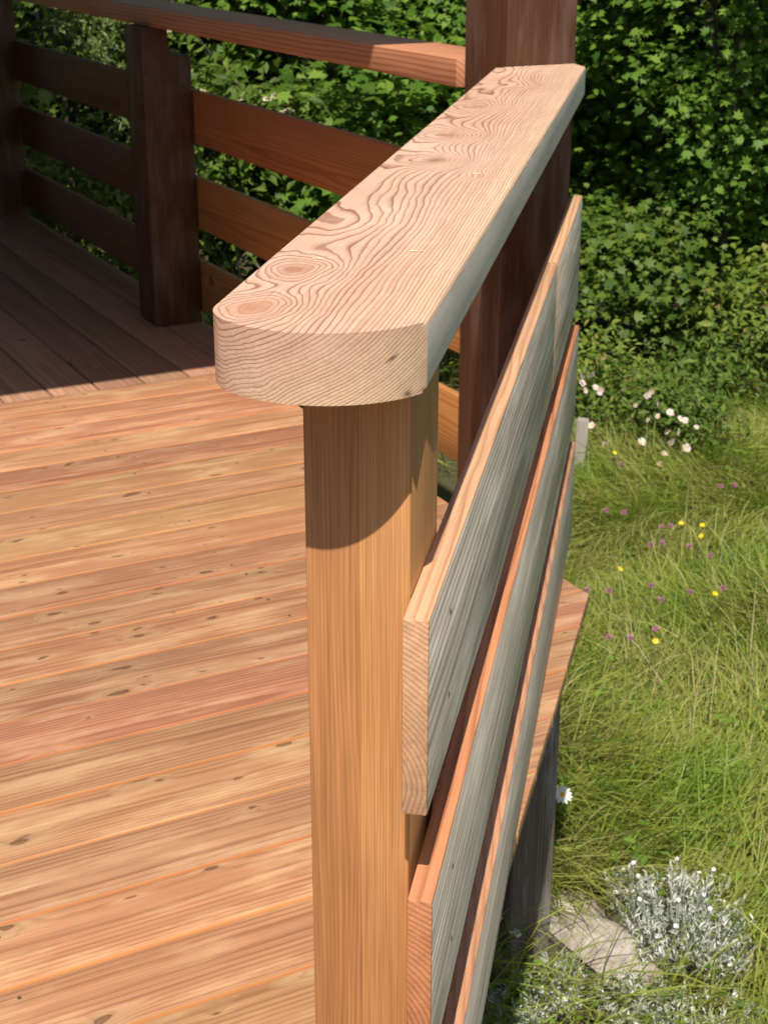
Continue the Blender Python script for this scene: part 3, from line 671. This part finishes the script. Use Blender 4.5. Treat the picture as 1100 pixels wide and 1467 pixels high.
# undergrowth
bush('hedge_shrub', 'dark hazel shrub under the large maple behind the dog rose', 'shrub', -0.15, 8.15, 0.75, 0.45, -0.92, -0.05, 170, 30, MAPLE, 0.066, M['shrub'], 0.13, trunk_r=0.015)
bush('hedge_shrub', 'light green shrub at the right edge above the meadow', 'shrub', 0.85, 7.75, 0.5, 0.4, -0.92, -0.15, 120, 30, OVAL, 0.06, M['lime'], 0.12, trunk_r=0.012)
bush('hedge_shrub', 'tangled low shrub between meadow and hedge at the right', 'shrub', 0.55, 7.25, 0.42, 0.3, -0.93, -0.52, 90, 30, OVAL, 0.045, M['shrub'], 0.10, trunk_r=0.01)
er, ec = bush('flowering_shrub', 'shrub with cream flower heads behind the back railing', 'shrub', -2.05, 7.75, 0.55, 0.45, -0.7, 0.95, 170, 26, OVAL, 0.085, M['shrub'], 0.13, trunk_r=0.02)
bush('maple_sapling', 'bright maple sapling under the back handrail near the brown post', 'sapling', -1.35, 7.35, 0.5, 0.4, -0.7, 0.85, 120, 22, MAPLE, 0.095, M['maple'], 0.14, trunk_r=0.012)
bush('maple_sapling', 'small bright maple sapling at the foot of the back railing', 'sapling', -2.25, 6.45, 0.26, 0.25, -0.85, 0.02, 45, 16, MAPLE, 0.085, M['lime'], 0.09, trunk_r=0.008)
bush('low_shrub', 'low shrub with reddish shoots left of the middle rail post', 'shrub', -3.05, 7.6, 0.62, 0.45, -0.9, 0.30, 170, 28, OVAL, 0.06, M['lime'], 0.11, trunk_r=0.012)
bush('thuja_bush', 'feathery yellow green thuja above the left railing boards', 'shrub', -3.15, 8.55, 0.50, 0.4, -0.8, 1.15, 190, 44, NARROW, 0.055, M['needle'], 0.11, trunk_r=0.02, up=0.2)
bush('maple_sapling', 'bright maple branch at the top left corner', 'sapling', -3.55, 8.0, 0.35, 0.3, -0.5, 1.15, 45, 18, MAPLE, 0.10, M['lime'], 0.12, trunk_r=0.012)
bush('low_shrub', 'green ground shrub behind the lower right railing boards', 'shrub', -1.75, 7.05, 0.6, 0.35, -0.92, -0.30, 120, 28, OVAL, 0.055, M['shrub'], 0.11, trunk_r=0.01)
bush('low_shrub', 'leafy shrub low beside the black roof post', 'shrub', -3.9, 7.9, 0.5, 0.45, -0.9, 0.55, 110, 26, OVAL, 0.06, M['maple'], 0.12, trunk_r=0.012)
# wood on the bank behind: one far mass
N = 50000
px = rng.uniform(-13, 10, N); pz = -0.9 + rng.random(N)*8.5; py = 11.6 - 1.5*np.clip((pz - 1.5)/2.0, 0, 1) + rng.random(N)*2.2
nr = np.tile(SUNV, (N, 1)) + rng.normal(0, 0.5, (N, 3))
lo = 15000
px[:lo] = rng.uniform(-8, 5, lo); py[:lo] = rng.uniform(10.5, 11.5, lo); pz[:lo] = rng.uniform(-0.9, 1.8, lo)
V, F_ = scatter(OVAL[0]*np.array([1.5, 1, 1]), OVAL[1], np.stack([px, py, pz], -1), nr, rng.random(N)*6.28, 0.16*(0.6 + 0.8*rng.random(N)))
tag(np_mesh('woodland', V, F_, M['shrub']), 'dense dark woodland behind the hedge', 'woodland', kind='stuff')

# flower heads of the cream-flowered shrub
def floret_heads(root, centers, mat, name, r=0.045, k_=26, leaf=OVAL, size=0.017):
    for c in centers:
        q = rng.normal(size=(k_, 3)); q /= np.linalg.norm(q, axis=1, keepdims=True); q[:, 2] = np.abs(q[:, 2])*0.5
        V, F_ = scatter(leaf[0], leaf[1], q*r*rng.uniform(0.5, 1.0, (k_, 1)), q*0.5 + SUNV, rng.random(k_)*6.28, np.full(k_, size))
        np_mesh(name, V, F_, mat, root, tuple(c))
front = ec[(ec[:, 1] < 7.75) & (ec[:, 2] > 0.25)]
floret_heads(er, front[:26] + np.array([0, -0.10, 0.04]), M['cream'], 'flower_head')

# dry twigs behind the railing
tw = empty('dry_branch', (-2.15, 7.35, H_G), 'bare grey dry twigs behind the back railing boards', 'branch')
P = []
for i in range(16):
    a = np.array([rng.uniform(-0.35, 0.35), rng.uniform(-0.1, 0.1), rng.uniform(0.2, 0.5)]); b_ = a + np.array([rng.normal(0, 0.35), rng.normal(0, 0.1), rng.uniform(0.15, 0.55)])
    P.append((bent(a, b_, 0.15), 0.006, 0.002))
P.append((bent((0, 0, -0.05), (0.05, 0, 0.7), 0.1), 0.012, 0.005))
V, F_ = tube_np(P); np_mesh('twigs', V, F_, M['twig'], tw, (-2.15, 7.35, H_G))

# dog rose ---------------------------------------------------------------
rr, rc = bush('dog_rose', 'dog rose bush with pale pink flowers at the meadow edge', 'rose bush', -0.02, 6.62, 0.36, 0.30, -0.92, -0.50, 100, 28, OVAL, 0.042, M['shrub'], 0.09, trunk_r=0.008)
bush('hedge_shrub', 'lighter bramble left of the dog rose beside the grey stake', 'shrub', -0.36, 6.85, 0.30, 0.28, -0.92, -0.42, 70, 28, OVAL, 0.042, M['lime'], 0.09, trunk_r=0.008)
ROSE = [(-0.274,-0.519),(-0.309,-0.521),(-0.311,-0.562),(-0.252,-0.566),(-0.234,-0.593),(-0.301,-0.624),(-0.137,-0.604),(-0.03,-0.605),(-0.011,-0.594),(-0.106,-0.641),(-0.079,-0.675),(0.013,-0.662),(0.072,-0.677),(0.021,-0.713),(0.118,-0.697),(0.118,-0.749),(0.139,-0.73),(-0.262,-0.76),(-0.27,-0.796),(-0.199,-0.824),(0.069,-0.776),(0.087,-0.828),(0.061,-0.868),(0.153,-0.858),(-0.022,-0.737),(-0.041,-0.82),(0.189,-0.743),(0.043,-0.897)]
pet = np.array([(0, 0, 0), (0.35, 0.35, 0.10), (0.42, 0.8, 0.22), (0, 0.95, 0.18), (-0.42, 0.8, 0.22), (-0.35, 0.35, 0.10)]); petf = np.array([(0, 1, 2), (0, 2, 3), (0, 3, 4), (0, 4, 5)])
def petals(npet, pv=pet, pf=petf, wob=0.12):
    Vs, Fs = [], []
    for i in range(npet):
        a = 2*math.pi*i/npet + rng.normal(0, 0.08); c, s = math.cos(a), math.sin(a)
        v = pv.copy(); v[:, 2] += wob*rng.normal()*v[:, 1]
        Vs.append(np.stack([v[:, 0]*c - v[:, 1]*s, v[:, 0]*s + v[:, 1]*c, v[:, 2]], -1)); Fs.append(pf + i*len(pv))
    return np.concatenate(Vs), np.concatenate(Fs)
def dome(k_=10, h=0.5, n2=3):
    Vs = [(0, 0, h)]; Fs = []
    for j in range(1, n2+1):
        a = j/n2*math.pi/2
        for i in range(k_): Vs.append((math.sin(a)*math.cos(2*math.pi*i/k_), math.sin(a)*math.sin(2*math.pi*i/k_), h*math.cos(a)))
    for i in range(k_): Fs.append((0, 1+i, 1+(i+1) % k_))
    for j in range(n2-1):
        for i in range(k_):
            p, q_ = 1+j*k_+i, 1+j*k_+(i+1) % k_; Fs += [(p, p+k_, q_+k_), (p, q_+k_, q_)]
    return np.array(Vs), np.array(Fs)
def aim(V, nrm, size):
    Rm = rotmats(np.array([nrm]), np.array([rng.random()*6.28]))[0]
    return (V @ Rm.T)*size
sc_ = 6.15/6.45
for xr, zr in ROSE:
    p = (xr*sc_, 6.15 + rng.uniform(-0.05, 0.10), 1.375 + (zr - 1.375)*sc_)
    nrm = SUNV*0.7 + np.array([0, -0.5, 0]) + rng.normal(0, 0.6, 3)
    Vp, Fp = petals(5); fl = np_mesh('rose_flower', aim(Vp, nrm, 0.0175*rng.uniform(0.6, 1.25)), Fp, M['rose_pink'], rr, p)
    Vd, Fd = dome(8); np_mesh('flower_centre', aim(Vd, nrm, 0.0055), Fd, M['yellow'], fl, p)

# stake in the grass
sk = empty('wooden_stake', (-0.298, 6.1, H_G), 'short bleached wooden stake beside the dog rose', 'stake')
bm = bmesh.new(); bm_box(bm, -0.1, 0.315, -0.024, 0.024, -0.02, 0.02); bmesh.ops.bevel(bm, geom=bm.edges[:], offset=0.005, segments=2, profile=0.5, affect='EDGES')
for v in bm.verts: v.co.y += random.uniform(-0.003, 0.003)
o = bm_obj('shaft', bm, M['stake'], sk); o.matrix_basis = Matrix.Rotation(R(3), 4, 'Y') @ Matrix(((0, 1, 0, 0), (0, 0, 1, 0), (1, 0, 0, 0), (0, 0, 0, 1)))

# ------------------------------------------------------------------ grass
def blades(N, xr, yr, lmin, lmax, wmin, wmax, lean, mask=None):
    x = rng.uniform(*xr, N); y = rng.uniform(*yr, N)
    if mask is not None:
        m = mask(x, y); x, y = x[m], y[m]; N = len(x)
    z = ground_z(x, y) - 0.005
    # blades lie over in swirls: a slow direction field plus scatter
    th = 2.2*np.sin(x*2.3 + 1.2*np.sin(y*1.9)) + 1.6*np.sin(y*2.7 + x*1.1 + 0.7) + rng.normal(0, 0.75, N)
    clump = 0.5 + 0.5*np.sin(x*5.1 + 2*np.sin(y*3.3))*np.sin(y*4.3 + x)
    L = (lmin + (lmax - lmin)*rng.random(N)**1.4)*(0.65 + 0.5*clump); wd = rng.uniform(wmin, wmax, N)
    ln = lean*(0.4 + 1.0*rng.random(N))
    dx, dy = np.cos(th), np.sin(th)
    sx, sy = -dy, dx
    s = np.array([0, 0.35, 0.7, 1.0]); W = np.array([1.0, 0.85, 0.5])
    horiz = L[:, None]*(ln[:, None]*s[None]**1.7*0.8); vert = L[:, None]*(s[None]*(1 - 0.42*np.minimum(ln, 1.6)[:, None]*s[None]))
    vert = np.maximum(vert, 0.0)
    V = np.zeros((N, 7, 3))
    tw_ = rng.normal(0, 0.5, N)
    for j in range(3):
        for kk, sg in ((0, -1), (1, 1)):
            V[:, 2*j+kk, 0] = x + dx*horiz[:, j] + sg*sx*wd*W[j]*0.5
            V[:, 2*j+kk, 1] = y + dy*horiz[:, j] + sg*sy*wd*W[j]*0.5
            V[:, 2*j+kk, 2] = z + vert[:, j] + sg*tw_*wd*W[j]*0.4
    V[:, 6, 0] = x + dx*horiz[:, 3]; V[:, 6, 1] = y + dy*horiz[:, 3]; V[:, 6, 2] = z + vert[:, 3]
    tf = np.array([(0, 1, 3), (0, 3, 2), (2, 3, 5), (2, 5, 4), (4, 5, 6)])
    Fk = (tf[None] + (np.arange(N)*7)[:, None, None]).reshape(-1, 3)
    return V.reshape(-1, 3), Fk
def off_bare(x, y):       # keep clear of the stones, the silver cushions and the deck
    m = ~((x > -0.30) & (x < 0.40) & (y < 3.12 - 0.12*(x - 0.1)) & (rng.random(len(x)) < 0.72))
    m &= ~(((x + 0.03)/0.16)**2 + ((y - 3.05)/0.16)**2 < 1)
    return m & ~((x < -0.33) & (y < 4.2)) & ~((x + 0.2)**2 + (y - 3.0)**2 < 0.008)
parts = [blades(80000, (-0.6, 1.3), (2.3, 7.4), 0.13, 0.38, 0.0026, 0.0066, 1.15, off_bare),
         blades(26000, (1.3, 3.2), (1.2, 7.8), 0.14, 0.36, 0.003, 0.007, 1.1),
         blades(14000, (-0.6, 1.3), (0.9, 2.3), 0.10, 0.25, 0.003, 0.006, 1.1, off_bare),
         blades(26000, (-0.7, 1.3), (2.6, 6.6), 0.05, 0.14, 0.003, 0.007, 0.9, off_bare),
         blades(12000, (-5.0, -0.5), (6.2, 9.6), 0.12, 0.30, 0.004, 0.008, 1.1, lambda x, y: ((x - T0.x)*ND.x + (y - T0.y)*ND.y) > 0.4)]
off = 0; VV, FF = [], []
for v, f in parts: VV.append(v); FF.append(f + off); off += len(v)
tag(np_mesh('meadow_grass', np.concatenate(VV), np.concatenate(FF), M['grass']), 'tangled yellow green meadow grass beside the terrace', 'grass', kind='stuff')
v, f = blades(420, (-0.4, 1.2), (2.9, 7.0), 0.28, 0.60, 0.0018, 0.003, 0.9, off_bare)
tag(np_mesh('dry_stalks', v, f, M['straw']), 'dry straw coloured stalks among the meadow grass', 'grass', kind='stuff')
# leafy ground cover low in the grass
N = 5200
px = rng.uniform(-0.5, 1.2, N); py = rng.uniform(2.6, 6.8, N); m = off_bare(px, py); px, py = px[m], py[m]; N = len(px)
nr = np.tile(np.array([0, 0, 1.0]), (N, 1)) + rng.normal(0, 0.35, (N, 3))
V, F_ = scatter(OVAL[0], OVAL[1], np.stack([px, py, ground_z(px, py) + rng.uniform(0.02, 0.15, N)], -1), nr, rng.random(N)*6.28, rng.uniform(0.015, 0.038, N))
tag(np_mesh('clover_leaves', V, F_, M['maple']), 'small green leaves low among the meadow grass', 'ground cover', kind='stuff')

# ------------------------------------------------------------------ meadow flowers
def flower(name, label, cat, group, p, head, lean=0.03):
    gz = float(ground_z(np.array(p[0]), np.array(p[1])))
    base = (p[0] + rng.normal(0, lean), p[1] + rng.normal(0, lean), gz)
    root = empty(name, base, label, cat, group)
    V, F_ = tube_np([(bent((0, 0, 0), np.array(p) - np.array(base), 0.08, 5), 0.0016, 0.0012)])
    np_mesh('stem', V, F_, M['stem'], root, base)
    head(root, p); return root
def clover_head(root, p):
    k_ = 60; q = rng.normal(size=(k_, 3)); q /= np.linalg.norm(q, axis=1, keepdims=True); q[:, 2] = q[:, 2]*0.9
    V, F_ = scatter(NARROW[0], NARROW[1], q*0.0078, np.cross(q, rng.normal(size=(k_, 3))), rng.random(k_)*6.28, np.full(k_, 0.012))
    np_mesh('flower_head', V, F_, M['clover'], root, p)
def butter_head(root, p):
    Vp, Fp = petals(5, wob=0.05); n_ = SUNV*0.8 + rng.normal(0, 0.3, 3)
    h_ = np_mesh('petals', aim(Vp, n_, 0.0105), Fp, M['yellow'], root, p); Vd, Fd = dome(8); np_mesh('flower_centre', aim(Vd, n_, 0.003), Fd, M['yellow'], h_, p)
lp = np.array([(0, 0, 0), (0.14, 0.25, 0.02), (0.17, 0.7, 0.04), (0.07, 1.0, 0.0), (-0.07, 1.0, 0.0), (-0.17, 0.7, 0.04), (-0.14, 0.25, 0.02)]); lpf = np.array([(0, 1, 2), (0, 2, 3), (0, 3, 4), (0, 4, 5), (0, 5, 6)])
def daisy_head(size, npet, nv):
    def f(root, p):
        h_ = empty('flower_head', (0, 0, 0)); place(h_, root, p)
        n_ = np.array(nv) + rng.normal(0, 0.1, 3)
        me = None
        for i in range(npet):
            a = 2*math.pi*i/npet; v = lp.copy(); v[:, 2] += rng.normal(0, 0.08)*v[:, 1]
            c, s = math.cos(a), math.sin(a); v = np.stack([v[:, 0]*c - v[:, 1]*s, v[:, 0]*s + v[:, 1]*c, v[:, 2]], -1)
            Rm = rotmats(np.array([n_]), np.array([0.0]))[0]
            np_mesh('petal', (v @ Rm.T)*size, lpf, M['white_petal'], h_, p)
        Vd, Fd = dome(12); Rm = rotmats(np.array([n_]), np.array([0.0]))[0]; np_mesh('disc', (Vd @ Rm.T)*size*0.30 + n_/np.linalg.norm(n_)*size*0.03, Fd, M['yellow'], h_, p)
    return f
def campion_head(root, p):
    n_ = SUNV*0.6 + np.array([0, -0.6, 0]) + rng.normal(0, 0.3, 3)
    for q in range(3):
        Vp, Fp = petals(5, wob=0.1); pp = np.array(p) + rng.normal(0, 0.008, 3)
        np_mesh('flower_head', aim(Vp, n_ + rng.normal(0, 0.3, 3), 0.0095), Fp, M['white_petal'], root, tuple(pp))
CLOV = [(-0.149,5.308),(-0.082,5.302),(0.088,5.199),(0.058,5.178),(0.023,5.01),(0.062,5.034),(0.156,5.02),(0.226,4.952),(0.031,4.662),(-0.103,4.597),(-0.173,4.585),(0.066,4.557),(0.052,4.336),(-0.022,4.259),(0.262,4.683),(-0.111,5.824),(-0.14,5.876),(0.325,5.665),(0.273,5.642),(0.156,4.636),(-0.181,4.539),(-0.087,4.255)]
for x_, y_ in CLOV: flower('clover_flower', 'pink clover flower in the meadow grass', 'flower', 'pink clover flowers in the meadow', (x_, y_, -0.70), clover_head)
for x_, y_ in [(-0.14,5.851),(0.124,5.139),(0.197,5.135),(0.193,5.034),(0.232,4.553),(0.052,4.179),(-0.073,4.697)]:
    flower('buttercup', 'yellow buttercup in the meadow grass', 'flower', 'yellow buttercups in the meadow', (x_, y_, -0.665), butter_head)
flower('daisy', 'large white daisy with yellow centre beside the grey support post', 'flower', None, (-0.158, 3.34, -0.702), daisy_head(0.024, 13, (0.15, -0.75, 0.55)))
for (x_, y_, z_), lb in (((-0.277, 2.95, -0.80), 'small white flower cluster left of the support post foot'), ((-0.235, 2.93, -0.82), 'small white flower cluster right in front of the support post foot'), ((-0.19, 2.80, -0.90), 'small white flower cluster at the bottom edge under the railing')):
    flower('white_flower', lb, 'flower', None, (x_, y_, z_), campion_head)

# ------------------------------------------------------------------ stones and silver cushions
def rock(name, label, loc, dims, mat, rz, seed, flat=0.5):
    bm = bmesh.new(); bmesh.ops.create_icosphere(bm, subdivisions=4, radius=1.0)
    r_ = np.random.default_rng(seed); pl = r_.normal(size=(13, 3)); pl /= np.linalg.norm(pl, axis=1, keepdims=True); dd = r_.uniform(0.60, 0.9, 13)
    for v in bm.verts:
        c = np.array(v.co)
        for p_, d_ in zip(pl, dd):
            e = c @ p_ - d_
            if e > 0: c = c - p_*e*0.92
        c += 0.02*np.sin(c[[1, 2, 0]]*9 + seed)
        v.co = Vector((c[0]*dims[0], c[1]*dims[1], c[2]*dims[2]))
    o = bm_obj(name, bm, mat, None, loc, (R(random.uniform(-6, 6)), R(4), rz), ang=40)
    return tag(o, label, 'stone')
rock('flat_stone', 'pale flat stone beside the silver leaved cushion', (-0.035, 3.03, H_G - 0.005), (0.165, 0.115, 0.055), M['stone'], R(-35), 5)
rock('flat_stone', 'small pale stone behind the larger flat one at the support post', (-0.12, 3.16, H_G + 0.0), (0.09, 0.07, 0.05), M['stone'], R(20), 8)
rock('brown_stone', 'brown stone at the foot of the support post', (-0.29, 2.93, H_G + 0.0), (0.07, 0.06, 0.05), M['stone_brown'], R(10), 9)

def silver(label, x, y, r, h, nst, per=26, flowers=0.12):
    gz = float(ground_z(np.array(x), np.array(y))); root = empty('silver_plant', (x, y, gz), label, 'plant', 'silver leaved cushion plants')
    a = rng.random(nst)*6.28; rr_ = r*np.sqrt(rng.random(nst))
    bx, by = np.cos(a)*rr_*0.75, np.sin(a)*rr_*0.75
    tip = np.stack([np.cos(a)*rr_*1.15, np.sin(a)*rr_*1.15, h*(0.30 + 0.75*rng.random(nst))*(1 - 0.40*(rr_/r)**2)], -1)
    P = [(bent((bx[i], by[i], 0), tip[i], 0.08, 4), 0.0016, 0.001) for i in range(nst)]
    V, F_ = tube_np(P); np_mesh('stems', V, F_, M['silver'], root, (x, y, gz))
    s = rng.random((nst, per))**0.7
    base = np.stack([bx, by, np.zeros(nst)], -1)
    pos = (base[:, None]*(1 - s[..., None]) + tip[:, None]*s[..., None] + rng.normal(0, 0.004, (nst, per, 3))).reshape(-1, 3)
    aa = rng.random(nst*per)*6.28
    nr = np.stack([np.cos(aa)*0.7, np.sin(aa)*0.7, 0.5 + 0.3*rng.normal(size=nst*per)], -1)
    # leaves point up and outwards
    V, F_ = scatter(NARROW[0] + np.array([0, 0.4, 0]), NARROW[1], pos, nr, rng.normal(0, 0.5, nst*per), rng.uniform(0.009, 0.024, nst*per))
    np_mesh('leaves', V, F_, M['silver'], root, (x, y, gz))
    k_ = int(nst*flowers)
    if k_:
        q = tip[rng.integers(nst, size=k_)] + np.array([0, 0, 0.006]); Vs, Fs, off = [], [], 0
        for p in q:
            Vp, Fp = petals(5); Vp = aim(Vp, SUNV + rng.normal(0, 0.4, 3), 0.006) + p; Vs.append(Vp); Fs.append(Fp + off); off += len(Vp)
        tag(np_mesh('florets', np.concatenate(Vs), np.concatenate(Fs), M['white_petal'], root, (x, y, gz)), kind='stuff')
silver('large silver leaved cushion right of the pale flat stone', 0.15, 3.08, 0.135, 0.22, 150)
silver('silver leaved plant at the far right of the cushion', 0.235, 3.0, 0.07, 0.17, 46)
silver('silver leaved plant at the bottom edge below the stone', 0.06, 2.80, 0.10, 0.11, 64)
silver('silver leaved plant low in front of the support post', -0.13, 2.83, 0.09, 0.10, 56)
silver('silver leaved plant at the bottom under the railing boards', -0.22, 2.70, 0.08, 0.10, 46)
silver('silver leaved plant behind the stone left of the cushion', 0.02, 3.22, 0.06, 0.12, 50, flowers=0.3)
silver('silver leaved plant at the bottom right corner', 0.24, 2.80, 0.09, 0.08, 36)
